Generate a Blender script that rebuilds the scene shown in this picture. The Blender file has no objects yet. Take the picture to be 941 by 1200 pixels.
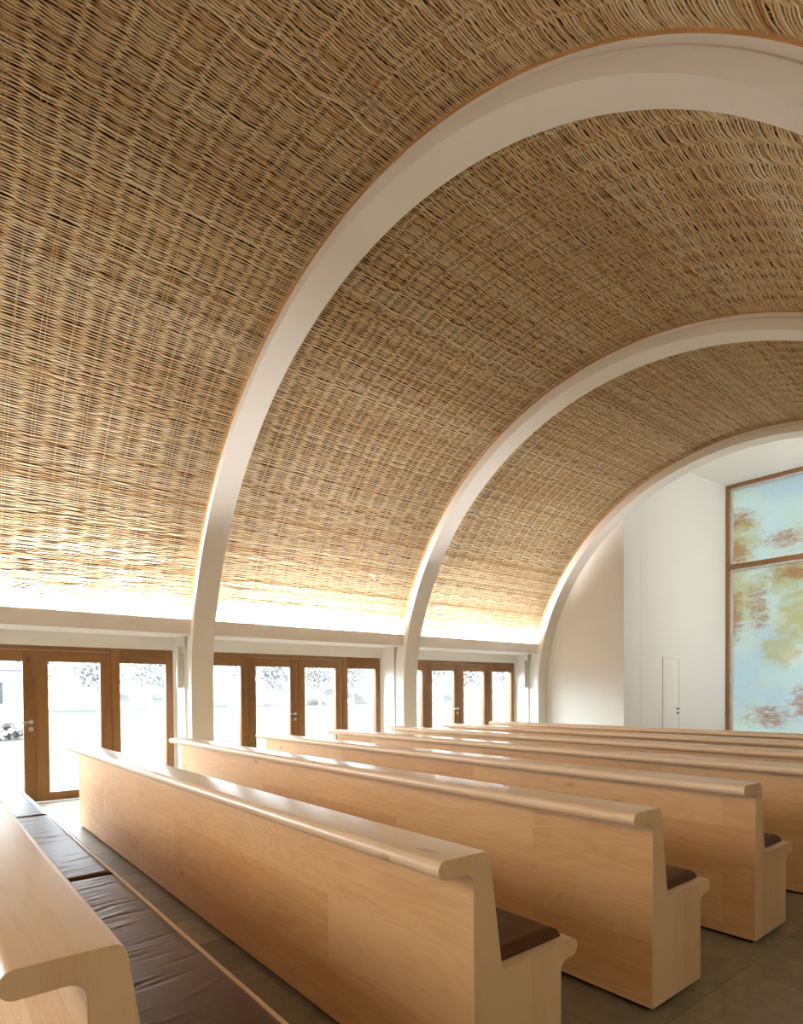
import bpy, bmesh, math, random
import numpy as np
from mathutils import Vector, Matrix

scene = bpy.context.scene
COL = scene.collection
random.seed(7)
RNG = np.random.default_rng(11)

# ------------------------------------------------------------------ measures (metres)
CAM_F, CAM_TH, CAM_V0, CAM_U0 = 696.5422, math.radians(51.9213), 824.632, 446.6078
CAM_ROLL, CAM_PIT, CAM_H = math.radians(-0.4863), math.radians(-1.0161), 1.3846
PEW_XR, PEW_XL, PEW_Y1, PEW_P = -1.273, -6.9577, 1.3567, 1.1009
XD, YD, BAY, Z_DOOR, Z_GLASS = -8.7893, 2.9942, 3.8725, 2.039, 1.8346
XF, Z_BEAM_TOP, Z_BEAM_BOT = -8.152, 2.4347, 2.2255
YR, WR, CX, CZ, RI = 3.0339, 0.3147, -4.1084, 1.4053, 4.0463
RW = 4.222                      # radius of the woven surface
Y_END = YR + 2 * BAY + WR       # end wall
Y_BACK = -4.9
XRD = 2 * CX - XD               # right wall


# ------------------------------------------------------------------ helpers
def finish(me, smooth=True, angle=35):
    if smooth:
        me.polygons.foreach_set('use_smooth', [True] * len(me.polygons))
        try:
            me.set_sharp_from_angle(angle=math.radians(angle))
        except Exception:
            pass
    me.update()


def obj(name, bm, mats, parent=None, smooth=True, angle=35, recalc=True):
    """link a bmesh as ONE mesh object"""
    me = bpy.data.meshes.new(name)
    if recalc:
        bmesh.ops.recalc_face_normals(bm, faces=bm.faces)
    bm.to_mesh(me)
    bm.free()
    for m in (mats if isinstance(mats, (list, tuple)) else [mats]):
        me.materials.append(m)
    finish(me, smooth, angle)
    o = bpy.data.objects.new(name, me)
    COL.objects.link(o)
    if parent is not None:
        o.parent = parent
    return o


def np_obj(name, verts, quads, mats, parent=None, mat_idx=None, smooth=True):
    me = bpy.data.meshes.new(name)
    nv, nf = len(verts), len(quads)
    me.vertices.add(nv)
    me.vertices.foreach_set('co', np.ascontiguousarray(verts, dtype=np.float32).ravel())
    me.loops.add(nf * 4)
    me.loops.foreach_set('vertex_index', np.ascontiguousarray(quads, dtype=np.int32).ravel())
    me.polygons.add(nf)
    me.polygons.foreach_set('loop_start', np.arange(0, nf * 4, 4, dtype=np.int32))
    try:
        me.polygons.foreach_set('loop_total', np.full(nf, 4, dtype=np.int32))
    except Exception:
        pass
    for m in (mats if isinstance(mats, (list, tuple)) else [mats]):
        me.materials.append(m)
    if mat_idx is not None:
        me.polygons.foreach_set('material_index', np.ascontiguousarray(mat_idx, dtype=np.int32))
    if smooth:
        me.polygons.foreach_set('use_smooth', np.ones(nf, dtype=bool))
    me.update(calc_edges=True)
    me.validate()
    o = bpy.data.objects.new(name, me)
    COL.objects.link(o)
    if parent is not None:
        o.parent = parent
    return o


def thing(name, label, cat, loc=(0, 0, 0), rotz=0.0, group=None, kind=None):
    o = bpy.data.objects.new(name, None)
    COL.objects.link(o)
    o.location = loc
    o.rotation_euler = (0, 0, rotz)
    o.empty_display_size = 0.1
    tag(o, label, cat, group, kind)
    return o


def tag(o, label=None, cat=None, group=None, kind=None):
    if label:
        o['label'] = label
    if cat:
        o['category'] = cat
    if group:
        o['group'] = group
    if kind:
        o['kind'] = kind
    return o


def copy_tree(o, parent=None):
    c = o.copy()
    COL.objects.link(c)
    if parent is not None:
        c.parent = parent
    for ch in list(o.children):
        copy_tree(ch, c)
    return c


def box(bm, x0, x1, y0, y1, z0, z1, bev=0.0):
    r = bmesh.ops.create_cube(bm, size=1.0)
    vs = r['verts']
    for v in vs:
        v.co.x = x0 + (v.co.x + .5) * (x1 - x0)
        v.co.y = y0 + (v.co.y + .5) * (y1 - y0)
        v.co.z = z0 + (v.co.z + .5) * (z1 - z0)
    if bev > 0:
        es = list({e for v in vs for e in v.link_edges})
        bmesh.ops.bevel(bm, geom=es, offset=bev, segments=2, affect='EDGES', profile=.5)


def fillet(pts, seg=6):
    """closed polygon [(y, z, r)] -> list of (y, z) with rounded corners"""
    out = []
    n = len(pts)
    for i in range(n):
        p = Vector(pts[i][:2])
        r = pts[i][2] if len(pts[i]) > 2 else 0
        if r <= 0:
            out.append((p.x, p.y))
            continue
        a = Vector(pts[i - 1][:2]) - p
        b = Vector(pts[(i + 1) % n][:2]) - p
        la, lb = a.length, b.length
        a.normalize()
        b.normalize()
        ang = math.acos(max(-1, min(1, a.dot(b))))
        t = min(r / math.tan(ang / 2), la * .49, lb * .49)
        rr = t * math.tan(ang / 2)
        c = p + (a + b).normalized() * (rr / math.sin(ang / 2))
        s = p + a * t - c
        e = p + b * t - c
        a0 = math.atan2(s.y, s.x)
        a1 = math.atan2(e.y, e.x)
        d = (a1 - a0 + math.pi) % (2 * math.pi) - math.pi
        for k in range(seg + 1):
            q = a0 + d * k / seg
            out.append((c.x + rr * math.cos(q), c.y + rr * math.sin(q)))
    return out


def prism(bm, outline, x0, x1):
    """extrude a (y, z) outline along X"""
    A = [bm.verts.new((x0, y, z)) for y, z in outline]
    B = [bm.verts.new((x1, y, z)) for y, z in outline]
    n = len(outline)
    for i in range(n):
        bm.faces.new((A[i], A[(i + 1) % n], B[(i + 1) % n], B[i]))
    bm.faces.new(A)
    bm.faces.new(B[::-1])


def tube(bm, pts, radii, seg=10, cap=True):
    rings = []
    n = len(pts)
    pts = [Vector(p) for p in pts]
    for i, p in enumerate(pts):
        t = (pts[min(i + 1, n - 1)] - pts[max(i - 1, 0)]).normalized()
        u = t.cross(Vector((0, 0, 1)))
        if u.length < 1e-3:
            u = t.cross(Vector((0, 1, 0)))
        u.normalize()
        w = t.cross(u)
        r = radii[i] if isinstance(radii, (list, tuple)) else radii
        rings.append([bm.verts.new(p + (u * math.cos(2 * math.pi * k / seg) + w * math.sin(2 * math.pi * k / seg)) * r) for k in range(seg)])
    for a, b in zip(rings, rings[1:]):
        for k in range(seg):
            bm.faces.new((a[k], a[(k + 1) % seg], b[(k + 1) % seg], b[k]))
    if cap:
        bm.faces.new(rings[0][::-1])
        bm.faces.new(rings[-1])


# ------------------------------------------------------------------ materials
def srgb(r, g, b):
    f = lambda c: (c / 255 / 12.92) if c / 255 <= .04045 else ((c / 255 + .055) / 1.055) ** 2.4
    return (f(r), f(g), f(b), 1.0)


class NT:
    def __init__(self, name):
        self.m = bpy.data.materials.new(name)
        self.m.use_nodes = True
        self.t = self.m.node_tree
        self.t.nodes.clear()
        self.out = self.n('ShaderNodeOutputMaterial')

    def n(self, typ, **kw):
        nd = self.t.nodes.new(typ)
        for k, v in kw.items():
            setattr(nd, k, v)
        return nd

    def set(self, nd, **kw):
        for k, v in kw.items():
            nd.inputs[k.replace('_', ' ')].default_value = v
        return nd

    def l(self, a, b):
        self.t.links.new(a, b)

    def bsdf(self, rough=.5, spec=.5, color=None):
        b = self.n('ShaderNodeBsdfPrincipled')
        b.inputs['Roughness'].default_value = rough
        b.inputs['Specular IOR Level'].default_value = spec
        if color:
            b.inputs['Base Color'].default_value = color
        self.l(b.outputs[0], self.out.inputs['Surface'])
        return b

    def mapping(self, coord, scale=(1, 1, 1), loc=(0, 0, 0), rot=(0, 0, 0)):
        mp = self.n('ShaderNodeMapping')
        mp.inputs['Scale'].default_value = scale
        mp.inputs['Location'].default_value = loc
        mp.inputs['Rotation'].default_value = rot
        self.l(coord, mp.inputs['Vector'])
        return mp.outputs[0]

    def noise(self, vec, scale, detail=4, rough=.55, dist=0.0):
        nd = self.n('ShaderNodeTexNoise')
        nd.inputs['Scale'].default_value = scale
        nd.inputs['Detail'].default_value = detail
        nd.inputs['Roughness'].default_value = rough
        nd.inputs['Distortion'].default_value = dist
        if vec is not None:
            self.l(vec, nd.inputs['Vector'])
        return nd.outputs['Fac']

    def ramp(self, fac, stops, interp='LINEAR'):
        r = self.n('ShaderNodeValToRGB')
        r.color_ramp.interpolation = interp
        els = r.color_ramp.elements
        while len(els) > 1:
            els.remove(els[-1])
        els[0].position, els[0].color = stops[0]
        for p, c in stops[1:]:
            e = els.new(p)
            e.color = c
        self.l(fac, r.inputs['Fac'])
        return r.outputs['Color']

    def mix(self, a, b, fac, mode='MIX'):
        m = self.n('ShaderNodeMix', data_type='RGBA', blend_type=mode)
        for s, v in ((m.inputs[6], a), (m.inputs[7], b)):
            if isinstance(v, tuple):
                s.default_value = v
            else:
                self.l(v, s)
        if isinstance(fac, (int, float)):
            m.inputs[0].default_value = fac
        else:
            self.l(fac, m.inputs[0])
        return m.outputs[2]

    def math(self, op, a, b=0.0, c=None):
        m = self.n('ShaderNodeMath', operation=op)
        for i, v in enumerate((a, b) if c is None else (a, b, c)):
            if isinstance(v, (int, float)):
                m.inputs[i].default_value = v
            else:
                self.l(v, m.inputs[i])
        return m.outputs[0]

    def bump(self, b, height, strength=.2, dist=.01):
        bp = self.n('ShaderNodeBump')
        bp.inputs['Strength'].default_value = strength
        bp.inputs['Distance'].default_value = dist
        self.l(height, bp.inputs['Height'])
        self.l(bp.outputs[0], b.inputs['Normal'])

    def coord(self, which='Object'):
        return self.n('ShaderNodeTexCoord').outputs[which]


def plain(name, col, rough=.5, metal=0.0, spec=.5):
    t = NT(name)
    b = t.bsdf(rough, spec, col)
    b.inputs['Metallic'].default_value = metal
    return t.m


def plaster(name, col, bump=.12):
    t = NT(name)
    b = t.bsdf(.85, .25)
    c = t.coord()
    n1 = t.noise(c, 1.3, 3)
    t.l(t.mix(col, tuple(x * .95 for x in col[:3]) + (1,), t.math('MULTIPLY', n1, .7)), b.inputs['Base Color'])
    t.bump(b, t.noise(c, 120, 3), bump, .004)
    return t.m


def wood(name, light, dark, axis='X', row=.28, width=1.7, rough=.36, grain=1.0, face='XZ', ior=.5):
    """veneer / laminated timber: planks of slightly different tone with a stretched, cathedral grain"""
    t = NT(name)
    b = t.bsdf(rough, ior)
    oi = t.n('ShaderNodeObjectInfo')
    off = t.n('ShaderNodeVectorMath', operation='SCALE')
    comb = t.n('ShaderNodeCombineXYZ')
    for i, k in enumerate((13.7, 3.1, 7.9)):
        t.l(t.math('MULTIPLY', oi.outputs['Random'], k), comb.inputs[i])
    add = t.n('ShaderNodeVectorMath', operation='ADD')
    co = t.coord()
    t.l(co, add.inputs[0])
    t.l(comb.outputs[0], add.inputs[1])
    sep = t.n('ShaderNodeSeparateXYZ')
    t.l(add.outputs[0], sep.inputs[0])
    sx, sy, sz = sep.outputs
    along, across, third = {'X': (sx, sz, sy), 'Y': (sy, sx, sz), 'Z': (sz, sy, sx)}[axis]
    if face == 'XY':
        along, across, third = sx, sy, sz
    v = t.n('ShaderNodeCombineXYZ')
    t.l(along, v.inputs[0])
    t.l(across, v.inputs[1])
    t.l(third, v.inputs[2])
    v = v.outputs[0]
    flat = t.n('ShaderNodeCombineXYZ')
    t.l(along, flat.inputs[0])
    t.l(across, flat.inputs[1])
    br = t.n('ShaderNodeTexBrick', offset=.43, offset_frequency=2)
    br.inputs['Scale'].default_value = 1.0
    br.inputs['Mortar Size'].default_value = 0.0
    br.inputs['Brick Width'].default_value = width
    br.inputs['Row Height'].default_value = row
    br.inputs['Color1'].default_value = (0, 0, 0, 1)
    br.inputs['Color2'].default_value = (1, 1, 1, 1)
    t.l(flat.outputs[0], br.inputs['Vector'])
    plank = br.outputs['Color']
    # per-plank shift of the grain
    sh = t.n('ShaderNodeVectorMath', operation='MULTIPLY_ADD')
    t.l(plank, sh.inputs[0])
    sh.inputs[1].default_value = (9.0, 5.0, 3.0)
    t.l(v, sh.inputs[2])
    v2 = sh.outputs[0]
    big = t.noise(t.mapping(v2, (.9, 5.5, 5.5)), 1.0, 2, .5, .3)          # broad cathedral field
    rings = t.math('FRACT', t.math('MULTIPLY', big, 16.0))
    rings = t.math('ABSOLUTE', t.math('SUBTRACT', rings, .5))
    fine = t.noise(t.mapping(v2, (5, 170, 170)), 1.0, 3, .6)
    fleck = t.noise(t.mapping(v2, (2.5, 26, 26)), 1.0, 3, .6)
    blot = t.noise(t.mapping(v2, (.8, 2.2, 2.2)), 1.0, 3)
    f = t.math('MULTIPLY', rings, .42 * grain)
    f = t.math('ADD', f, t.math('MULTIPLY', fine, .50 * grain))
    f = t.math('ADD', f, t.math('MULTIPLY', fleck, .60 * grain))
    f = t.math('ADD', f, t.math('MULTIPLY', blot, .45))
    f = t.math('ADD', f, t.math('MULTIPLY', plank, .46))
    f = t.math('SUBTRACT', f,   .36 + .57 * grain)
    col = t.mix(light, dark, t.math('MINIMUM', t.math('MAXIMUM', f, 0.0), 1.0))
    # rare small knots
    vo = t.n('ShaderNodeTexVoronoi')
    vo.inputs['Scale'].default_value = 1.0
    t.l(t.mapping(v2, (1.4, 3.6, 3.6)), vo.inputs['Vector'])
    kn = t.ramp(vo.outputs['Distance'], [(0.0, (1, 1, 1, 1)), (.05, (.5, .5, .5, 1)), (.09, (0, 0, 0, 1))])
    col = t.mix(col, tuple(x * .55 for x in dark[:3]) + (1,), t.math('MULTIPLY', kn, .75))
    t.l(col, b.inputs['Base Color'])
    t.bump(b, fine, .04, .002)
    return t.m


def make_materials():
    M = {}
    M['plaster'] = plaster('white_plaster', srgb(243, 240, 236))
    M['arch'] = plaster('white_arch_plaster', srgb(240, 237, 231), .2)
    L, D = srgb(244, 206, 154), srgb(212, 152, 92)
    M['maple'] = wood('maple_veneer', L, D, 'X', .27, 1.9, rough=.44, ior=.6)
    M['maple_lit_top'] = wood('maple_lit_ledge', srgb(246, 220, 186), srgb(228, 186, 140), 'X', .6, 2.3, rough=.3, face='XY', ior=.6)  # paler copy of the maple: light from the vault put into the colour
    M['maple_end'] = wood('maple_edge', srgb(244, 210, 160), srgb(224, 180, 124), 'Z', .085, 3.0, rough=.42, grain=.7)
    M['oak'] = wood('oak_frame_upright', srgb(152, 108, 62), srgb(98, 64, 32), 'Z', .5, 4.0, rough=.4)
    M['oak_rail'] = wood('oak_frame_rail', srgb(152, 108, 62), srgb(98, 64, 32), 'Y', .5, 4.0, rough=.4)
    M['batten'] = plain('wood_batten', srgb(196, 148, 92), .55)
    M['steel'] = plain('brushed_steel', (.6, .6, .6, 1), .3, 1.0)
    M['plinth'] = plain('black_plinth', (.012, .012, .012, 1), .6)
    M['grey_box'] = plain('pale_grey_enamel', srgb(206, 204, 188), .45)
    M['white_metal'] = plain('white_enamel', srgb(240, 240, 240), .4)

    # leather
    t = NT('dark_brown_leather')
    b = t.bsdf(.38, .2)
    c = t.coord()
    t.l(t.mix(srgb(78, 43, 17), srgb(98, 58, 26), t.noise(c, 3, 4)), b.inputs['Base Color'])
    h = t.math('ADD', t.math('MULTIPLY', t.noise(t.mapping(c, (9, 9, 9)), 1, 3, .5, .2), 1.0),
               t.math('MULTIPLY', t.noise(c, 260, 2), .06))
    t.bump(b, h, .22, .008)
    M['leather'] = t.m

    # willow rods
    t = NT('willow_rods')
    b = t.bsdf(.62, .3)
    g = t.n('ShaderNodeNewGeometry')
    c = t.coord()
    col = t.ramp(g.outputs['Random Per Island'], [(0, srgb(192, 148, 96)), (.1, srgb(214, 180, 130)), (.35, srgb(232, 207, 162)),
                                                  (.75, srgb(239, 219, 180)), (1, srgb(245, 231, 202))])
    pat = t.noise(t.mapping(c, (2.2, .5, 2.2)), 1.0, 3)
    col = t.mix(col, srgb(206, 164, 116), t.math('MULTIPLY', t.math('MAXIMUM', t.math('SUBTRACT', pat, .48), 0.0), 1.8))
    streak = t.noise(t.mapping(c, (60, 5, 60)), 1.0, 3)
    col = t.mix(col, srgb(166, 120, 76), t.math('MULTIPLY', t.math('MAXIMUM', t.math('SUBTRACT', streak, .55), 0.0), 1.6))
    t.l(col, b.inputs['Base Color'])
    M['willow'] = t.m
    M['stake'] = plain('willow_stakes', srgb(204, 174, 130), .7, 0, .2)
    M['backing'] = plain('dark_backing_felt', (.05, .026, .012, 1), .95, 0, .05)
    t = NT('willow_far')
    b = t.bsdf(.8, .2, srgb(190, 150, 104))
    M['willow_far'] = t.m

    # stone floor
    t = NT('stone_tiles')
    b = t.bsdf(.5, .4)
    c = t.coord()
    sep = t.n('ShaderNodeSeparateXYZ')
    t.l(c, sep.inputs[0])
    v = t.n('ShaderNodeCombineXYZ')
    t.l(t.math('ADD', sep.outputs[1], .29), v.inputs[0])
    t.l(t.math('ADD', sep.outputs[0], 12.0 + 1.2), v.inputs[1])
    br = t.n('ShaderNodeTexBrick', offset=.37, offset_frequency=2)
    br.inputs['Scale'].default_value = 1.0
    br.inputs['Mortar Size'].default_value = .0022
    br.inputs['Mortar Smooth'].default_value = .2
    br.inputs['Brick Width'].default_value = .62
    br.inputs['Row Height'].default_value = .40
    br.inputs['Color1'].default_value = srgb(156, 150, 128)
    br.inputs['Color2'].default_value = srgb(128, 123, 103)
    br.inputs['Mortar'].default_value = srgb(104, 96, 78)
    t.l(v.outputs[0], br.inputs['Vector'])
    n1 = t.noise(t.mapping(c, (14, 9, 9)), 1.0, 6, .65, .4)
    n2 = t.noise(c, 2.2, 3)
    col = t.mix(br.outputs['Color'], srgb(96, 90, 72), t.math('MULTIPLY', t.math('MAXIMUM', t.math('SUBTRACT', n1, .42), 0.0), 1.7))
    col = t.mix(col, srgb(168, 156, 128), t.math('MULTIPLY', t.math('MAXIMUM', t.math('SUBTRACT', n2, .45), 0.0), 1.1))
    sp = t.noise(c, 130, 3)
    col = t.mix(col, srgb(180, 170, 146), t.math('MULTIPLY', t.math('MAXIMUM', t.math('SUBTRACT', sp, .58), 0.0), 1.6))
    t.l(col, b.inputs['Base Color'])
    t.bump(b, t.math('ADD', n1, t.math('MULTIPLY', sp, .3)), .25, .006)
    M['stone'] = t.m

    # clear door glass
    t = NT('door_glass')
    tr = t.n('ShaderNodeBsdfTransparent')
    tr.inputs['Color'].default_value = (.95, .97, .97, 1)
    gl = t.n('ShaderNodeBsdfGlossy')
    gl.inputs['Roughness'].default_value = .03
    lw = t.n('ShaderNodeLayerWeight')
    lw.inputs['Blend'].default_value = .5
    fr = t.n('ShaderNodeMath', operation='MULTIPLY_ADD')
    t.l(t.math('POWER', lw.outputs['Facing'], 4.0), fr.inputs[0])
    fr.inputs[1].default_value = .45
    fr.inputs[2].default_value = .03
    mx = t.n('ShaderNodeMixShader')
    t.l(fr.outputs[0], mx.inputs[0])
    t.l(tr.outputs[0], mx.inputs[1])
    t.l(gl.outputs[0], mx.inputs[2])
    t.l(mx.outputs[0], t.out.inputs['Surface'])
    M['glass'] = t.m

    # painted window glass (object coordinates: x from the left edge, z up)
    t = NT('painted_glass')
    c = t.coord()
    sep = t.n('ShaderNodeSeparateXYZ')
    t.l(c, sep.inputs[0])
    X, Y, Z = sep.outputs
    base = t.mix(srgb(208, 228, 218), srgb(214, 222, 192), t.ramp(t.noise(c, .9, 3), [(.35, (0, 0, 0, 1)), (.65, (1, 1, 1, 1))]))

    def spot(x, z, rx, rz):
        a = t.math('MULTIPLY', t.math('SUBTRACT', X, x), 1 / rx)
        d = t.math('MULTIPLY', t.math('SUBTRACT', Z, z), 1 / rz)
        s = t.math('ADD', t.math('MULTIPLY', a, a), t.math('MULTIPLY', d, d))
        return t.math('MAXIMUM', t.math('SUBTRACT', 1.0, s), 0.0)

    def strong(f, g=2.4):
        return t.math('MAXIMUM', t.math('MULTIPLY_ADD', t.math('SUBTRACT', f, .5), g, .5), 0.0)

    def any_of(*sp):
        r = sp[0]
        for s in sp[1:]:
            r = t.math('MAXIMUM', r, s)
        return r
    w1 = strong(t.noise(c, 2.0, 9, .75, .2))
    w2 = strong(t.noise(t.mapping(c, (1, 1, 1.6), (5, 2, 9), (0, .7, 0)), 3.2, 10, .82, .15))
    w3 = strong(t.noise(t.mapping(c, (1.0, 1, 2.0), (3, 0, 1), (0, .5, 0)), 4.4, 11, .88, .1))
    blue = any_of(spot(.25, 1.6, .9, 1.3), spot(.9, 2.3, .55, .9), spot(1.3, 1.0, 1.5, .8), spot(1.5, 5.9, 1.2, .4))
    bf = t.math('MULTIPLY', t.ramp(t.math('ADD', t.math('MULTIPLY', blue, .55), t.math('MULTIPLY', w1, .7)), [(.48, (0, 0, 0, 1)), (.9, (1, 1, 1, 1))]), .8)
    col = t.mix(base, srgb(192, 214, 218), bf)
    olive = any_of(spot(.15, 3.6, .7, 1.1), spot(.2, 4.9, .75, .8), spot(1.2, 3.9, .9, .5), spot(1.1, 2.3, .5, .5), spot(1.5, 3.0, .6, .9))
    of = t.math('MULTIPLY', t.ramp(t.math('ADD', t.math('MULTIPLY', olive, .45), t.math('MULTIPLY', w2, .8)), [(.50, (0, 0, 0, 1)), (.8, (1, 1, 1, 1))]), .75)
    col = t.mix(col, srgb(196, 184, 112), of)
    rust = any_of(spot(.25, 5.35, .65, .45), spot(.18, 4.6, .45, .6), spot(.65, 3.3, .35, .9), spot(.15, 3.2, .3, 1.0), spot(.9, .8, .9, .45),
                  spot(1.35, 4.0, .8, .3), spot(1.25, 4.75, .7, .3), spot(1.6, 1.1, .5, .6))
    rf = t.math('MULTIPLY', t.ramp(t.math('ADD', t.math('MULTIPLY', rust, .42), t.math('MULTIPLY', w3, .8)), [(.64, (0, 0, 0, 1)), (.84, (1, 1, 1, 1))]), .8)
    col = t.mix(col, srgb(178, 118, 70), rf)
    plum = t.ramp(t.math('ADD', t.math('MULTIPLY', rust, .3), t.math('MULTIPLY', strong(t.noise(c, 9, 10, .85, .1)), .7)), [(.68, (0, 0, 0, 1)), (.86, (1, 1, 1, 1))])
    col = t.mix(col, srgb(128, 96, 98), t.math('MULTIPLY', plum, .6))
    tl = t.n('ShaderNodeBsdfTranslucent')
    t.l(t.mix(col, (.088, .088, .088, 1), 1.0, 'MULTIPLY'), tl.inputs['Color'])
    gl = t.n('ShaderNodeBsdfGlossy')
    gl.inputs['Roughness'].default_value = .12
    mx = t.n('ShaderNodeMixShader')
    mx.inputs[0].default_value = .05
    t.l(tl.outputs[0], mx.inputs[1])
    t.l(gl.outputs[0], mx.inputs[2])
    t.l(mx.outputs[0], t.out.inputs['Surface'])
    M['painted'] = t.m

    # outside
    t = NT('pale_gravel')
    b = t.bsdf(.9, .2)
    c = t.coord()
    col = t.mix(srgb(82, 80, 77), srgb(74, 72, 69), t.noise(c, 4, 5))
    grass = t.ramp(t.noise(t.mapping(c, (.05, .12, 1)), 1.0, 4), [(.5, (0, 0, 0, 1)), (.56, (1, 1, 1, 1))])
    t.l(t.mix(col, srgb(62, 63, 59), t.math('MULTIPLY', grass, .8)), b.inputs['Base Color'])
    M['gravel'] = t.m
    t = NT('pale_foliage')
    b = t.bsdf(.9, .1)
    t.l(t.mix(srgb(158, 155, 150), srgb(146, 144, 140), t.noise(t.coord(), 2.5, 4)), b.inputs['Base Color'])
    M['foliage'] = t.m
    M['bark'] = plain('grey_bark', srgb(140, 137, 133), .9)
    M['render'] = plain('white_render', srgb(236, 236, 232), .9)
    M['rooftile'] = plain('grey_roof_tiles', srgb(66, 65, 64), .9)
    M['darkglass'] = plain('dark_window', srgb(58, 60, 62), .2)
    return M


M = make_materials()


# ------------------------------------------------------------------ setting: floor, walls
bm = bmesh.new()
box(bm, XD - .02, XRD + .3, Y_BACK - .2, 15.6, -.2, 0)
tag(obj('floor', bm, M['stone'], smooth=False), 'olive grey stone tiled floor under the pews', kind='structure')

pier_ys = [YR + k * BAY for k in (-2, -1, 0, 1, 2)]


def side_wall(name, sgn, label):
    """long wall: piers, lintel, soffit slab and the upstand that hides the cove light. sgn=+1 left, -1 right (mirrored about the nave axis)"""
    bm = bmesh.new()

    def b(x0, x1, y0, y1, z0, z1):
        if sgn < 0:
            x0, x1 = 2 * CX - x1, 2 * CX - x0
        box(bm, x0, x1, y0, y1, z0, z1)
    y0, y1 = Y_BACK, Y_END
    for yp in pier_ys:
        if yp > Y_END - .4:
            b(-9.05, CX - RI - .27, yp, Y_END, 0, Z_BEAM_BOT)
        elif yp < -1:
            b(-9.05, XF, Y_BACK, yp + WR, 0, Z_BEAM_BOT)
        else:
            b(-9.05, CX - RI - .27, yp, yp + WR, 0, Z_BEAM_BOT)
        b(-9.05, XD + .008, yp - .0397, yp, 0, Z_DOOR)              # narrow return beside the door frame
    b(-9.05, XD + .008, y0, y1, Z_DOOR, Z_BEAM_BOT)                     # lintel
    b(-9.05, XF - .03, y0, y1, Z_BEAM_BOT, Z_BEAM_BOT + .04)            # soffit slab
    b(XF - .03, XF, y0, y1, Z_BEAM_BOT, Z_BEAM_TOP)                     # upstand
    b(-9.05, -8.9, y0, y1, Z_BEAM_BOT + .04, 3.4)                       # outer parapet closing the vault
    if sgn < 0:
        b(-9.05, XD + .008, y0, y1, 0, Z_DOOR)
    return tag(obj(name, bm, M['plaster'], smooth=False), label, kind='structure')


side_wall('wall_left', 1, 'white left wall with door recesses and cove beam')
side_wall('wall_right', -1, 'white right wall')

bm = bmesh.new()
box(bm, -9.05, XRD + .3, Y_BACK - .2, Y_BACK, 0, 6.2)
obj('wall_back', bm, M['plaster'], smooth=False)['kind'] = 'structure'

# end wall behind the last arch: side fields and an arched header over the chancel opening
CH_X0, CH_X1 = -6.327, 2 * CX + 6.327
bm = bmesh.new()
box(bm, -9.05, CH_X0, Y_END, Y_END + .62, 0, 6.5)
box(bm, CH_X1, XRD + .3, Y_END, Y_END + .62, 0, 6.5)
N = 32
prev = None
for i in range(N + 1):
    x = CH_X0 + (CH_X1 - CH_X0) * i / N
    zb = CZ + math.sqrt((RI + .1) ** 2 - (x - CX) ** 2)
    ring = [bm.verts.new((x, y, z)) for y, z in ((Y_END, zb), (Y_END + .15, zb), (Y_END + .15, 6.5), (Y_END, 6.5))]
    if prev:
        for k in range(4):
            bm.faces.new((prev[k], prev[(k + 1) % 4], ring[(k + 1) % 4], ring[k]))
    else:
        bm.faces.new(ring)
    prev = ring
bm.faces.new(prev[::-1])
tag(obj('wall_front', bm, M['plaster'], smooth=False), 'white end wall behind the farthest arch', kind='structure')

# chancel: splayed side walls, window wall, ceiling
CH_Y0, CH_Y1, CH_XW, CH_Z = Y_END + .62, 15.21, -6.10, 6.22


def slab_wall(bm, p, q, th, z0, z1):
    p, q = Vector(p), Vector(q)
    d = (q - p).normalized()
    n = Vector((-d.y, d.x)) * th
    pts = [p, q, q + n, p + n]
    A = [bm.verts.new((a.x, a.y, z0)) for a in pts]
    B = [bm.verts.new((a.x, a.y, z1)) for a in pts]
    for i in range(4):
        bm.faces.new((A[i], A[(i + 1) % 4], B[(i + 1) % 4], B[i]))
    bm.faces.new(A[::-1])
    bm.faces.new(B)


bm = bmesh.new()
slab_wall(bm, (CH_X0 + .004, CH_Y0), (CH_XW + .004, CH_Y1 + .06), .25, 0, CH_Z)
box(bm, CH_XW - .3, CH_XW + .002, CH_Y1 + .03, CH_Y1 + .25, 0, CH_Z)
tag(obj('wall_chancel_left', bm, M['plaster'], smooth=False), 'white splayed chancel wall beside the painted window', kind='structure')
bm = bmesh.new()
slab_wall(bm, (2 * CX - CH_XW - .004, CH_Y1 + .06), (CH_X1 + .02, CH_Y0), .25, 0, CH_Z)
box(bm, 2 * CX - CH_XW - .002, 2 * CX - CH_XW + .3, CH_Y1 + .03, CH_Y1 + .25, 0, CH_Z)
obj('wall_chancel_right', bm, M['plaster'], smooth=False)['kind'] = 'structure'
bm = bmesh.new()
box(bm, -6.7, 2 * CX + 6.7, Y_END + .15, CH_Y1 + .3, CH_Z, CH_Z + .15)
tag(obj('ceiling_chancel', bm, M['plaster'], smooth=False), 'flat white chancel ceiling above the painted window', kind='structure')
bm = bmesh.new()
box(bm, -6.6, 2 * CX + 6.6, CH_Y1, CH_Y1 + .25, 0, .3)
obj('wall_chancel_sill', bm, M['plaster'], smooth=False)['kind'] = 'structure'


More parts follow.
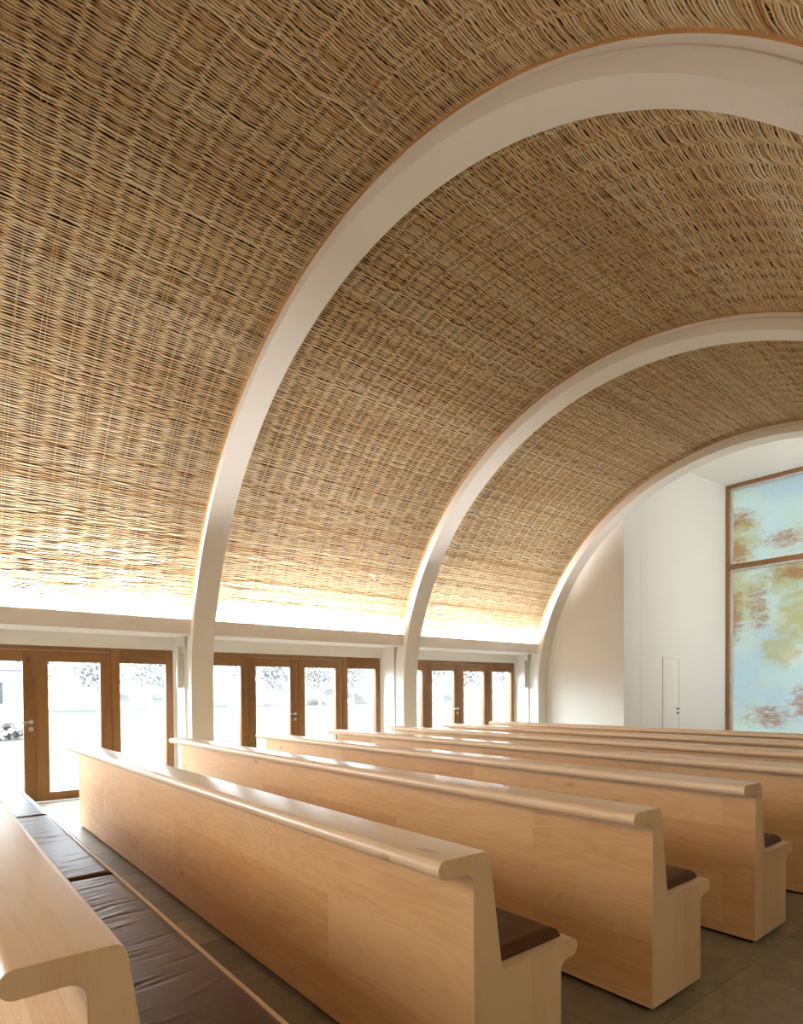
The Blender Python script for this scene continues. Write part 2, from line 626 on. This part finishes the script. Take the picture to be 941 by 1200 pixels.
# ------------------------------------------------------------------ arches
def make_arch(k, label):
    y = YR + k * BAY
    prof = [(RI, 0), (4.146, 0), (4.154, .003), (4.166, .026), (4.172, .03), (4.33, .03), (4.33, WR), (RI, WR)]   # (radius, y)
    bm = bmesh.new()
    rings = []

    def ring(fn):
        rings.append([bm.verts.new(fn(r, yy)) for r, yy in prof])
    ring(lambda r, yy: (CX - r, y + yy, 0))
    NSEG = 128
    for i in range(NSEG + 1):
        a = math.pi * i / NSEG
        ring(lambda r, yy: (CX - r * math.cos(a), y + yy, CZ + r * math.sin(a)))
    ring(lambda r, yy: (CX + r, y + yy, 0))
    n = len(prof)
    for A, B in zip(rings, rings[1:]):
        for j in range(n):
            bm.faces.new((A[j], A[(j + 1) % n], B[(j + 1) % n], B[j]))
    bm.faces.new(rings[0])
    bm.faces.new(rings[-1][::-1])
    o = obj('arch', bm, M['arch'], angle=28)
    return tag(o, label, 'arch', 'white arches across the nave')


make_arch(0, 'largest and nearest white arch, rising between the left and middle glazed doors')
make_arch(1, 'middle white arch, rising from the pier between the middle and farthest glazed doors')
make_arch(2, 'smallest and farthest white arch, framing the white chancel and painted window')


# ------------------------------------------------------------------ woven willow vault, one field per bay
def weave(ya, yb, seed, label):
    rng = np.random.default_rng(seed)
    L = yb - ya
    NC = 15                                   # stakes per bay
    pitch_y = L / NC
    P = .0128                                 # spacing of the rods along the arc
    a0 = math.radians(13.0)
    a1 = math.pi - a0
    n = int((a1 - a0) * RW / P)
    ang = a0 + (np.arange(n) + .5) * (a1 - a0) / n
    ang = ang + rng.normal(0, .0018 / RW, n)
    SUB = 5
    m = NC * SUB + 1
    t = np.linspace(0, 1, m)
    y = ya + t * L
    par = np.cumsum(rng.random(n) < .95) % 2
    cellv = 1 + .16 * rng.normal(0, 1, (n, NC + 1))
    fi = np.minimum((t * NC).astype(int), NC - 1)
    fr = t * NC - fi
    amp = (.0150 * rng.uniform(.85, 1.15, n))[:, None] * (cellv[:, fi] * (1 - fr) + cellv[:, fi + 1] * fr)
    s = ang * RW

    def field(ls, ly, sd):                    # smooth random field over (arc, y)
        r = np.random.default_rng(sd)
        out = np.zeros((n, m))
        for _ in range(9):
            ks, ky, ph = r.normal(0, 1 / ls), r.normal(0, 1 / ly), r.uniform(0, 6.28)
            out += np.cos(ks * s[:, None] + ky * y[None, :] + ph)
        return out / 3.0
    shift = .016 * field(.35, 1.5, seed + 1) + .007 * rng.normal(0, 1, (n, 1))                     # wavy bands
    tang = .008 * field(.6, 1.2, seed + 2) + .0014 * rng.normal(0, 1, (n, NC + 1))[:, fi] * (1 - fr) + .0012 * rng.normal(0, 1, (n, 1))
    depth = .005 * field(.6, .7, seed + 3)
    ph = math.pi * ((y[None, :] - ya + shift) / pitch_y - .5) + math.pi * par[:, None]
    off = amp * np.cos(ph)
    flare = .055 * np.clip((math.radians(34) - np.minimum(ang, math.pi - ang)) / math.radians(22), 0, 1) ** 1.6
    ends = np.clip(np.minimum(t, 1 - t) * NC, 0, 1)[None, :]
    r = RW + flare[:, None] - (off + depth) * (.35 + .65 * ends) + .004
    A = ang[:, None] + tang / RW
    rad = rng.uniform(.0042, .0058, n)
    K = 5
    kk = np.arange(K) * 2 * math.pi / K
    ca, sa = np.cos(A), np.sin(A)
    # ring: radial and tangential directions
    R = r[:, :, None] + rad[:, None, None] * np.cos(kk)[None, None, :]
    T = rad[:, None, None] * np.sin(kk)[None, None, :]
    x = CX - R * ca[:, :, None] + T * sa[:, :, None]
    z = CZ + R * sa[:, :, None] + T * ca[:, :, None]
    yy = np.broadcast_to(y[None, :, None], x.shape)
    V = np.stack([x, yy, z], -1).reshape(-1, 3)
    idx = np.arange(n * m * K).reshape(n, m, K)
    a = idx[:, :-1, :]
    b = idx[:, 1:, :]
    Q = np.stack([a, np.roll(a, -1, 2), np.roll(b, -1, 2), b], -1).reshape(-1, 4)
    mi = np.zeros(len(Q), dtype=np.int32)
    # stakes that the rods pass around
    SV, SQ = [], []
    base = len(V)
    ns = 160
    for j2 in range(NC * 2):
        j = j2 // 2
        ys = ya + (j + .5) * pitch_y + (-.013 if j2 % 2 else .013) + rng.normal(0, .004)
        aa = np.linspace(a0, a1, ns)
        fl = .055 * np.clip((math.radians(34) - np.minimum(aa, math.pi - aa)) / math.radians(22), 0, 1) ** 1.6
        rr = RW + fl + .015
        k6 = np.arange(6) * math.pi / 3
        Rr = rr[:, None] + .0036 * np.cos(k6)
        X = CX - Rr * np.cos(aa)[:, None]
        Z = CZ + Rr * np.sin(aa)[:, None]
        Ys = ys + .0036 * np.sin(k6)[None, :] + (.008 * np.sin(aa * 9 + j2 * 2.1) + .004 * np.sin(aa * 31 + j2))[:, None]
        SV.append(np.stack([X, np.broadcast_to(Ys, X.shape), Z], -1).reshape(-1, 3))
        ii = base + np.arange(ns * 6).reshape(ns, 6)
        SQ.append(np.stack([ii[:-1], np.roll(ii[:-1], -1, 1), np.roll(ii[1:], -1, 1), ii[1:]], -1).reshape(-1, 4))
        base += ns * 6
    V = np.concatenate([V] + SV)
    Q2 = np.concatenate(SQ)
    mi = np.concatenate([mi, np.ones(len(Q2), dtype=np.int32)])
    o = np_obj('ceiling', V, np.concatenate([Q, Q2]), [M['willow'], M['stake']], mat_idx=mi)
    tag(o, label, kind='structure')
    for yy0, yy1 in ((ya - .001, ya + .014), (yb - .014, yb + .001)):
        bmx = bmesh.new()
        prev = None
        for i in range(97):
            q = a0 + (a1 - a0) * i / 96
            fl = .055 * max(0, min(1, (math.radians(34) - min(q, math.pi - q)) / math.radians(22))) ** 1.6
            ring = [bmx.verts.new((CX - rr * math.cos(q), yv, CZ + rr * math.sin(q))) for rr, yv in
                    ((RW + fl - .012, yy0), (RW + fl - .012, yy1), (RW + fl + .03, yy1), (RW + fl + .03, yy0))]
            if prev:
                for k in range(4):
                    bmx.faces.new((prev[k], prev[(k + 1) % 4], ring[(k + 1) % 4], ring[k]))
            else:
                bmx.faces.new(ring)
            prev = ring
        bmx.faces.new(prev[::-1])
        obj('edge_batten', bmx, M['batten'], o)
    # dark felt behind the weave
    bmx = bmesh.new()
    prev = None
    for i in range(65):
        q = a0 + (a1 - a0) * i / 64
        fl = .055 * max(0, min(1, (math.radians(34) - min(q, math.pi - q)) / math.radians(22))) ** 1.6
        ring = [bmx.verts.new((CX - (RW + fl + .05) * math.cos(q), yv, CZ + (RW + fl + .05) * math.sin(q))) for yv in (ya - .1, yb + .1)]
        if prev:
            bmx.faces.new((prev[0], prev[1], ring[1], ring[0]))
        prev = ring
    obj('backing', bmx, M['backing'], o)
    return o


G = -.029
weave(YR - BAY + WR, YR - G, 21, 'woven willow vault in front of the nearest arch')
weave(YR + WR, YR + BAY - G, 22, 'woven willow vault between the nearest and middle arches')
weave(YR + BAY + WR, YR + 2 * BAY - G, 23, 'woven willow vault between the middle and farthest arches')
# the bay behind the viewer
bm = bmesh.new()
prev = None
for i in range(49):
    q = math.radians(13) + (math.pi - math.radians(26)) * i / 48
    ring = [bm.verts.new((CX - RW * math.cos(q), yv, CZ + RW * math.sin(q))) for yv in (Y_BACK, YR - BAY + WR)]
    if prev:
        bm.faces.new((prev[0], prev[1], ring[1], ring[0]))
    prev = ring
obj('ceiling_rear', bm, M['willow_far'])['kind'] = 'structure'
# outer roof shell (closes the vault against the sky)
bm = bmesh.new()
prev = None
for i in range(49):
    q = math.radians(10) + (math.pi - math.radians(20)) * i / 48
    ring = [bm.verts.new((CX - rr * math.cos(q), yv, CZ + rr * math.sin(q))) for rr, yv in ((4.75, Y_BACK - .2), (4.75, Y_END + .1), (4.85, Y_END + .1), (4.85, Y_BACK - .2))]
    if prev:
        for k in range(4):
            bm.faces.new((prev[k], prev[(k + 1) % 4], ring[(k + 1) % 4], ring[k]))
    prev = ring
obj('roof', bm, M['plaster'])['kind'] = 'structure'


# ------------------------------------------------------------------ glazed doors
def door_unit(name, label, k):
    """two fixed side lights and a pair of leaves; local y runs to the left (negative) from the right edge of the frame"""
    root = thing(name, label, 'glazed door', (XD, YD + k * BAY, 0), kind='structure')
    Wd = 3.515
    f0, f1 = -.085, 0.0
    up = bmesh.new()
    for a, b_ in ((-.103, 0), (-.85, -.738), (-2.80, -2.683), (-Wd, -3.435)):
        box(up, f0, f1, a, b_, 0, Z_DOOR, .003)
    obj('frame_post', up, M['oak'], root)
    hd = bmesh.new()
    box(hd, f0, f1, -2.683, -.85, Z_DOOR - .058, Z_DOOR, .002)
    for a, b_ in ((-.738, -.103), (-3.435, -2.80)):
        box(hd, f0, f1, a, b_, Z_GLASS, Z_DOOR, .002)
        box(hd, f0, f1, a, b_, 0, .125, .002)
    obj('frame_rail', hd, M['oak_rail'], root)
    for a, b_ in ((-.738, -.103), (-3.435, -2.80)):
        g = bmesh.new()
        box(g, -.05, -.04, a, b_, .125, Z_GLASS)
        obj('side_light', g, M['glass'], root, smooth=False)
    for s, (a, b_) in enumerate(((-1.7665, -.854), (-2.679, -1.7715))):
        lf = bmesh.new()
        z0, z1 = .012, Z_DOOR - .063
        box(lf, f0 + .004, f1 - .006, a, a + .141, z0, z1, .003)
        box(lf, f0 + .004, f1 - .006, b_ - .138, b_, z0, z1, .003)
        leaf = obj('door_leaf', lf, M['oak'], root)
        rl = bmesh.new()
        box(rl, f0 + .004, f1 - .0065, a + .141, b_ - .138, z0, .125, .002)
        box(rl, f0 + .004, f1 - .0065, a + .141, b_ - .138, Z_GLASS, z1, .002)
        obj('leaf_rail', rl, M['oak_rail'], leaf)
        g = bmesh.new()
        box(g, -.05, -.04, a + .141, b_ - .138, .125, Z_GLASS)
        obj('glass_pane', g, M['glass'], leaf, smooth=False)
        if s == 1:
            h = bmesh.new()
            yh = b_ - .055
            tube(h, [(-.006, yh, 1.05), (.004, yh, 1.05)], .027, 20)
            tube(h, [(.003, yh, 1.05), (.045, yh, 1.05), (.052, yh - .008, 1.05), (.052, yh - .13, 1.05)], .0095, 12)
            tube(h, [(-.006, yh, .958), (.006, yh, .958)], .027, 20)
            tube(h, [(.005, yh, .958), (.009, yh, .958)], .010, 12)
            tag(obj('handle', h, M['steel'], leaf), 'steel lever handle')
    return root


door_unit('door_1', 'wood framed glazed double door at the left edge, beside the nearest pier', 0)
door_unit('door_2', 'wood framed glazed double door in the middle, between the two piers', 1)
door_unit('door_3', 'smallest wood framed glazed double door, beyond the second pier', 2)


# column loudspeakers on the pier returns
def speaker(k, label):
    y = YR + k * BAY
    x = -8.47
    root = thing('column_loudspeaker', label, 'loudspeaker', (x, y, 1.78))
    b = bmesh.new()
    box(b, -.035, .035, -.088, -.02, -.295, .295, .006)
    obj('cabinet', b, M['grey_box'], root)
    b = bmesh.new()
    box(b, -.028, .028, -.093, -.087, -.28, .28, .002)
    obj('grille', b, M['white_metal'], root)
    b = bmesh.new()
    box(b, -.015, .015, -.021, 0, -.27, .27, .002)
    box(b, .03, .05, -.03, 0, .2, .27, .003)
    obj('wall_bracket', b, M['white_metal'], root)


speaker(0, 'slim pale column loudspeaker on the pier beside the left glazed door')
speaker(2, 'slim pale column loudspeaker beside the farthest glazed door')


# ------------------------------------------------------------------ chancel door and painted window
ang = math.atan2(CH_XW - (CH_X0 + .004), CH_Y1 - CH_Y0)           # splay
dv = Vector((math.sin(ang), math.cos(ang)))
p0 = Vector((CH_X0 + .004, CH_Y0)) + dv * ((12.52 - CH_Y0) / dv.y)
root = thing('door_4', 'narrow white flush door in the chancel wall left of the painted window', 'door', (p0.x, p0.y, 0), -ang, kind='structure')
b = bmesh.new()
box(b, -.02, .012, .05, .62, 0, 2.06, .003)
obj('door_leaf', b, M['plaster'], root)
b = bmesh.new()
box(b, -.02, .02, 0, .047, 0, 2.11, .003)
box(b, -.02, .02, .623, .67, 0, 2.11, .003)
box(b, -.02, .02, .047, .623, 2.063, 2.11, .003)
obj('door_frame', b, M['plaster'], root)
b = bmesh.new()
for z in (.90, .99):
    tube(b, [(.012, .56, z), (.05, .56, z)], .017, 12)
obj('handle', b, plain('dark_metal', (.05, .05, .05, 1), .4, 1.0), root)

WX0, WX1, WZ0, WZ1 = CH_XW, 2 * CX - CH_XW, .3, CH_Z
root = thing('window_1', 'tall painted glass window in pale blue and olive with wooden frame', 'window', (WX0, CH_Y1, 0), kind='structure')
Wn = WX1 - WX0
b = bmesh.new()
box(b, 0, .055, 0, .16, WZ0, WZ1, .004)
box(b, Wn - .055, Wn, 0, .16, WZ0, WZ1, .004)
box(b, .055, Wn - .055, 0, .16, WZ1 - .06, WZ1, .004)
box(b, .055, Wn - .055, 0, .16, WZ0, WZ0 + .06, .004)
obj('window_frame', b, M['oak'], root)
b = bmesh.new()
box(b, .055, Wn - .055, .0, .16, 4.25, 4.345, .004)
obj('mullion', b, M['oak_rail'], root)
b = bmesh.new()
for z0, z1 in ((WZ0 + .06, 4.25), (4.345, WZ1 - .06)):
    box(b, .055, .125, .12, .15, z0, z1)
    box(b, Wn - .125, Wn - .055, .12, .15, z0, z1)
    box(b, .125, Wn - .125, .12, .15, z1 - .05, z1)
    box(b, .125, Wn - .125, .12, .15, z0, z0 + .03)
obj('glazing_bead', b, M['white_metal'], root)
for z0, z1 in ((WZ0 + .09, 4.20), (4.375, WZ1 - .11)):
    b = bmesh.new()
    box(b, .125, Wn - .125, .13, .131, z0, z1)
    # a single sheet carries the painting
    bmesh.ops.delete(b, geom=[f for f in b.faces if abs(f.normal.y) < .5 or f.calc_center_median().y > .1305], context='FACES')
    obj('painted_pane', b, M['painted'], root, smooth=False)


# ------------------------------------------------------------------ pews
HALF = (PEW_XR - PEW_XL) / 2
ET = .004


def make_pew(label):
    root = thing('pew', label, 'pew', (0, 0, 0), group='rows of maple pews')
    full = fillet([(0, .022, 0), (0, .823, .035), (-.1487, .823, .0285), (-.1487, .882, .0295), (.0735, .8805, .026), (.1335, .4785, .022),
                   (.551, .4795, .028), (.551, .421, .028), (.4505, .412, .04), (.4505, .022, 0)], 8)
    for s in (-1, 1):
        b = bmesh.new()
        prism(b, full, s * HALF - (ET if s > 0 else 0), s * HALF + (ET if s < 0 else 0))
        obj('end_panel', b, M['maple_end'], root, angle=30)
    x0, x1 = -HALF + ET, HALF - ET
    b = bmesh.new()
    prism(b, [(0, .022), (0, .785), (.0875, .785), (.1335, .478), (.1335, .43), (.03, .43), (.03, .022)], x0, x1)
    obj('back_panel', b, M['maple'], root)
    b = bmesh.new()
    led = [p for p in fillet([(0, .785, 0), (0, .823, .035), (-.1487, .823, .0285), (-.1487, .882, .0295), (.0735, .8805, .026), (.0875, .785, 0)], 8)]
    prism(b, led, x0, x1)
    obj('book_ledge', b, M['maple_lit_top'], root, angle=30)
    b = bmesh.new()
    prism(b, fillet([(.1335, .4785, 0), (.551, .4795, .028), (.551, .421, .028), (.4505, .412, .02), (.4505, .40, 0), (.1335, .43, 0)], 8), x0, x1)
    obj('seat_board', b, M['maple_lit_top'], root, angle=30)
    b = bmesh.new()
    prism(b, [(.425, .022), (.425, .40), (.4505, .40), (.4505, .022)], x0, x1)
    obj('front_panel', b, M['maple'], root)
    b = bmesh.new()
    box(b, -HALF + .03, HALF - .03, .03, .42, 0, .022)
    obj('plinth', b, M['plinth'], root, smooth=False)
    return root


PEW_LABELS = [
    'pew in the bottom left corner, seen from above over its ledge and leather seat',
    'nearest full-length pew, its right end cut by the bottom edge of the picture',
    'second full pew back, its right end standing complete on the stone floor',
    'third full pew back, its right end near the right edge of the picture',
    'fourth full pew back, the first to run out past the right edge',
    'third pew back from the chancel, just beyond the fourth full pew',
    'last pew but one before the chancel',
    'farthest pew, nearest the chancel and painted window',
]
pew0 = make_pew(PEW_LABELS[0])
PXC = (PEW_XL + PEW_XR) / 2
pew_y = [PEW_Y1 + (k - 1) * PEW_P for k in range(8)]
pew0.location = (PXC, pew_y[0], 0)
for k in range(1, 8):
    c = copy_tree(pew0)
    c.location = (PXC, pew_y[k], 0)
    c['label'] = PEW_LABELS[k]


# ------------------------------------------------------------------ leather cushions
def cushion_mesh(x0, x1, seed):
    """loose pad: rounded edges, creases running front to back. local coords of a pew"""
    rng = np.random.default_rng(seed)
    nx, ny = 420, 36
    y0, y1 = .142, .507
    u = np.linspace(0, 1, nx)
    v = np.linspace(0, 1, ny)
    uu = .5 - .5 * np.cos(math.pi * u)
    uu = .6 * u + .4 * uu
    vv = .5 - .5 * np.cos(math.pi * v)
    vv = .4 * v + .6 * vv
    X = x0 + uu[:, None] * (x1 - x0) + 0 * vv[None, :]
    Yy = y0 + vv[None, :] * (y1 - y0) + 0 * uu[:, None]
    dx = np.minimum(X - x0, x1 - X)
    dy = np.minimum(Yy - y0, y1 - Yy)
    prof = lambda d, w: np.sqrt(np.clip(1 - (1 - np.clip(d / w, 0, 1)) ** 2, 0, 1))
    H = .036 * np.minimum(prof(dx, .035), prof(dy, .040))
    W = np.zeros_like(X)
    for _ in range(90):
        cx = rng.uniform(x0, x1) if rng.random() < .5 else x0 + abs(rng.normal(0, .45)) + .05
        wd = rng.uniform(.005, .013)
        bend = rng.uniform(-.03, .05)
        tilt = rng.uniform(-.28, -.02)
        cy = rng.choice([.17, .22, .30, .42], p=[.4, .3, .2, .1]) + rng.normal(0, .03)
        ly = rng.uniform(.05, .15)
        cc = cx + bend * np.sin((Yy - y0) / (y1 - y0) * math.pi) + tilt * (Yy - .33)
        W += rng.uniform(.4, 1.0) * rng.choice([-1, 1]) * np.exp(-((X - cc) / wd) ** 2) * np.exp(-((Yy - cy) / ly) ** 2)
    body = np.clip(np.minimum(dx / .05, dy / .04), 0, 1)
    H = H + .0024 * W * body + .003 * np.sin(X * 4.3 + seed) * body
    top = np.stack([X, Yy, .4795 + .002 + np.maximum(H, 0)], -1).reshape(-1, 3)
    bot = np.stack([X, Yy, np.full_like(X, .4797)], -1).reshape(-1, 3)
    V = np.concatenate([top, bot])
    ii = np.arange(nx * ny).reshape(nx, ny)
    q = np.stack([ii[:-1, :-1], ii[1:, :-1], ii[1:, 1:], ii[:-1, 1:]], -1).reshape(-1, 4)
    o2 = nx * ny
    qb = q[:, ::-1] + o2
    rim = []
    for e in (ii[:, 0], ii[::-1, -1], ii[0, ::-1], ii[-1, :]):
        rim.append(np.stack([e[:-1], e[:-1] + o2, e[1:] + o2, e[1:]], -1))
    return V, np.concatenate([q, qb] + rim)


def cushion(k, xr, xl, seed, label):
    V, Q = cushion_mesh(xl - PXC, xr - PXC, seed)
    o = np_obj('seat_cushion', V, Q, M['leather'])
    o.location = (PXC, pew_y[k], 0)
    return tag(o, label, 'cushion', 'brown leather seat cushions')


cushion(0, -1.315, -3.085, 3, 'creased brown leather cushion nearest the viewer on the bottom left pew')
cushion(0, -3.093, -4.925, 4, 'middle one of three leather cushions on the bottom left pew')
cushion(0, -4.933, -6.90, 5, 'leather cushion farthest from the viewer on the bottom left pew, pale with window light')
cushion(1, -1.315, -3.085, 6, 'brown leather cushion on the nearest full-length pew, largest of three at right')
cushion(2, -1.315, -3.085, 7, 'brown leather cushion on the seat of the second full pew, at its right end')
cushion(3, -1.315, -3.085, 8, 'brown leather cushion on the seat of the third full pew, nearest the right edge')


# ------------------------------------------------------------------ outside
bm = bmesh.new()
bmesh.ops.create_grid(bm, x_segments=40, y_segments=40, size=1)
for v in bm.verts:
    v.co = Vector((-9.05 - (v.co.x + 1) * 60, v.co.y * 90 + 20, -.1))
tag(obj('ground', bm, M['gravel'], smooth=False), 'pale gravel forecourt outside the glazed doors', kind='structure')
bm = bmesh.new()
bmesh.ops.create_grid(bm, x_segments=2, y_segments=2, size=1)
for v in bm.verts:
    v.co = Vector((-9.04 + (v.co.x + 1) * 25, 15.7 + (v.co.y + 1) * 30, -.1))
obj('ground_rear', bm, M['gravel'], smooth=False)['kind'] = 'structure'


def leafy(bm, c, r, n, rng, squash=.8):
    for _ in range(n):
        d = Vector((rng.normalvariate(0, 1), rng.normalvariate(0, 1), rng.normalvariate(0, 1) * squash)).normalized() * (rng.random() ** .4)
        p = Vector(c) + Vector((d.x * r[0], d.y * r[1], d.z * r[2]))
        s = rng.uniform(.10, .22) * max(1.0, r[0] / 2)
        m = Matrix.Rotation(rng.uniform(0, 6.28), 3, Vector((rng.random() - .5, rng.random() - .5, rng.random() - .5)).normalized())
        q = [p + m @ Vector(a) * s for a in ((-1, -.5, 0), (.2, -.7, .2), (1, .4, 0), (-.2, .7, -.2))]
        bm.faces.new([bm.verts.new(a) for a in q])


def tree(x, y, h, rng, label):
    root = thing('tree', label, 'tree', (x, y, -.1), group='trees at the far side of the forecourt')
    b = bmesh.new()
    lean = rng.uniform(-.3, .3)
    tube(b, [(0, 0, 0), (lean * .3, 0, h * .3), (lean, lean * .4, h * .75)], [.22, .17, .07], 8)
    for _ in range(7):
        a = rng.uniform(0, 6.28)
        z = rng.uniform(.18, .6) * h
        l = rng.uniform(.8, 1.9)
        tube(b, [(lean * z / h, 0, z), (lean * z / h + l * .6 * math.cos(a), l * .6 * math.sin(a), z + l * .4), (lean * z / h + l * math.cos(a), l * math.sin(a), z + l)], [.06, .04, .015], 5)
    obj('trunk', b, M['bark'], root)
    b = bmesh.new()
    leafy(b, (lean, 0, h * .62), (2.0, 2.2, h * .36), 1500, rng)
    obj('crown', b, M['foliage'], root, smooth=False, recalc=False)


rngt = random.Random(5)
for i in range(13):
    a = i / 12
    y = 3 + a * 64
    x = -56 - 8 * math.sin(a * 3) + rngt.uniform(-2, 2)
    tree(x, y + rngt.uniform(-.2, .2), rngt.uniform(6.5, 9), rngt, 'pale hazy tree in the row beyond the glazed doors')
b = bmesh.new()
NY, NZ = 220, 22
rngb = np.random.default_rng(9)
waves = [(rngb.uniform(.15, 2.2), rngb.uniform(.1, 1.8), rngb.uniform(0, 6.3), rngb.uniform(.1, .4)) for _ in range(26)]


def bulge(y, z):
    return sum(a * math.sin(p * y + q * z + f) for p, q, f, a in waves)


grid = []
for i in range(NY):
    y = -25 + i * 150 / (NY - 1)
    top = 8.5 + .35 * bulge(y * .7, 0)
    row = []
    for j in range(NZ + 1):
        tt = j / NZ
        z = -.1 + top * tt
        row.append(b.verts.new((-70 + bulge(y, z * 2) * .35 - 2.2 * tt * tt, y, z)))
    row.append(b.verts.new((-76, y, top * .9)))
    row.append(b.verts.new((-76, y, -.1)))
    grid.append(row)
for A, B in zip(grid, grid[1:]):
    n = len(A)
    for j in range(n):
        b.faces.new((A[j], A[(j + 1) % n], B[(j + 1) % n], B[j]))
b.faces.new(grid[0][::-1])
b.faces.new(grid[-1])
tag(obj('undergrowth', b, M['foliage'], smooth=True), 'dense pale undergrowth behind the trees beyond the glazed doors', 'shrubs', kind='stuff')

# white house seen through the left door
root = thing('house', 'white rendered house with low roof, seen through the left glazed door', 'house', (-25, 3.05, -.1))
b = bmesh.new()
box(b, -9, 0, -11, 0, 0, 2.45)
obj('wall', b, M['render'], root, smooth=False)
b = bmesh.new()
A = [(.6, .5, 2.4), (.6, -11.5, 2.4), (-9.6, -11.5, 2.4), (-9.6, .5, 2.4), (-4.5, -3.5, 4.6), (-4.5, -7.5, 4.6)]
vs = [b.verts.new(p) for p in A]
for f in ((0, 1, 5, 4), (2, 3, 4, 5), (1, 2, 5), (3, 0, 4), (3, 2, 1, 0)):
    b.faces.new([vs[i] for i in f])
obj('roof', b, M['rooftile'], root, smooth=False)
for y in (-.75, -3.2):
    b = bmesh.new()
    box(b, -.02, .02, y - .42, y + .16, 1.2, 2.0)
    w = obj('window', b, M['darkglass'], root, smooth=False)
    b = bmesh.new()
    box(b, .0, .05, y - .48, y - .42, 1.14, 2.06)
    box(b, .0, .05, y + .16, y + .22, 1.14, 2.06)
    box(b, .0, .05, y - .42, y + .16, 2.0, 2.06)
    box(b, .0, .05, y - .42, y + .16, 1.14, 1.2)
    obj('window_frame', b, M['white_metal'], w, smooth=False)
b = bmesh.new()
rngc = random.Random(2)
for i in range(9):
    leafy(b, (-23.9, 2.6 - i * .7, .25), (.45, .45, .4), 120, rngc)
tag(obj('low_hedge', b, M['foliage'], smooth=False, recalc=False), 'low hedge along the wall of the white house', 'hedge')

root = thing('signboard', 'white signboard on a single post, seen through the middle glazed door', 'sign', (-52.0, 29.0, -.1))
b = bmesh.new()
tube(b, [(0, 0, 0), (0, 0, 2.5)], .07, 10)
obj('post', b, M['white_metal'], root)
b = bmesh.new()
box(b, .07, .12, -.55, .55, 1.9, 2.6, .01)
obj('board', b, M['white_metal'], root)
root = thing('bollard', 'small white bollard on the forecourt, seen through the left glazed door', 'bollard', (-44.0, 14.2, -.1))
b = bmesh.new()
tube(b, [(0, 0, 0), (0, 0, .75)], .12, 12)
obj('post', b, M['white_metal'], root)
b = bmesh.new()
tube(b, [(0, 0, .75), (0, 0, .9), (0, 0, .95)], [.15, .15, .06], 12)
obj('lamp_head', b, M['white_metal'], root)


# ------------------------------------------------------------------ light
world = bpy.data.worlds.new('overcast_sky')
scene.world = world
world.use_nodes = True
nt = world.node_tree
bg = nt.nodes['Background']
bg.inputs['Color'].default_value = (.83, .92, 1.0, 1)
bg.inputs['Strength'].default_value = 18.0


def area(name, loc, rot, sx, sy, power, color=(1, 1, 1), portal=False):
    l = bpy.data.lights.new(name, 'AREA')
    l.shape = 'RECTANGLE'
    l.size, l.size_y = sx, sy
    l.energy = power
    l.color = color
    if portal:
        l.cycles.is_portal = True
    o = bpy.data.objects.new(name, l)
    COL.objects.link(o)
    o.location = loc
    o.rotation_euler = rot
    return o


for k in range(-1, 3):                                # sampling portals in the door openings
    area('portal', (-8.95, YD + k * BAY - 1.76, 1.02), (0, -math.pi / 2, 0), 2.03, 3.5, 1, portal=True)
WARM = (1.0, .95, .925)
COVE = 345.0
for s in (1, -1):                                     # cove lamps behind the upstands: a base wash and an upper wash
    for k in range(-1, 3):
        y = YR + k * BAY - (BAY - WR) / 2
        p = COVE * (1 if s > 0 else .05)
        x = CX - s * (8.205 + CX)
        area('cove_lamp', (x, y, 2.37), (math.pi, s * math.radians(2), 0), .05, BAY - WR - .1, p * .20, WARM)
        l = area('cove_lamp', (CX - s * (8.225 + CX), y, 2.40), (math.pi, s * math.radians(1), 0), .04, BAY - WR - .1, p * .60, WARM)
        l.data.spread = math.radians(100)
area('rear_fill_light', (CX, Y_BACK + .2, 3.0), (math.radians(62), 0, 0), 5.0, 2.0, 95, (1.0, .90, .78)).data.spread = math.radians(115)  # added fill from behind the viewer; the rear wall has no window
area('chancel_fill_light', (2 * CX + 6.0, 13.4, 3.2), (0, math.pi / 2, 0), 4.5, 1.6, 75, (1.0, .96, .93))  # added fill to brighten the chancel, standing for an unseen side source

# ------------------------------------------------------------------ camera
c, s = math.cos(CAM_TH), math.sin(CAM_TH)
F = Vector((-s * math.cos(CAM_PIT), c * math.cos(CAM_PIT), math.sin(CAM_PIT)))
R0 = Vector((c, s, 0))
U0 = R0.cross(F)
cr, sr = math.cos(CAM_ROLL), math.sin(CAM_ROLL)
Rv = R0 * cr + U0 * sr
Uv = U0 * cr - R0 * sr
cam = bpy.data.cameras.new('camera')
co = bpy.data.objects.new('camera', cam)
COL.objects.link(co)
mw = Matrix.Identity(4)
for i in range(3):
    mw[i][0], mw[i][1], mw[i][2] = Rv[i], Uv[i], -F[i]
mw[2][3] = CAM_H
co.matrix_world = mw
cam.sensor_fit = 'AUTO'
cam.sensor_width = 36
cam.lens = CAM_F / 1200 * 36
cam.shift_y = (CAM_V0 - 600) / 1200
cam.shift_x = (470.5 - CAM_U0) / 1200
cam.clip_start = .03
cam.clip_end = 400
scene.camera = co

scene.view_settings.view_transform = 'Standard'
scene.view_settings.look = 'None'
scene.view_settings.gamma = 1
scene.view_settings.exposure = 0.15
scene.view_settings.use_curve_mapping = False
try:
    scene.cycles.max_bounces = 10
    scene.cycles.diffuse_bounces = 6
    scene.cycles.transparent_max_bounces = 8
    scene.cycles.sample_clamp_indirect = 8
    scene.cycles.use_denoising = True
except Exception:
    pass
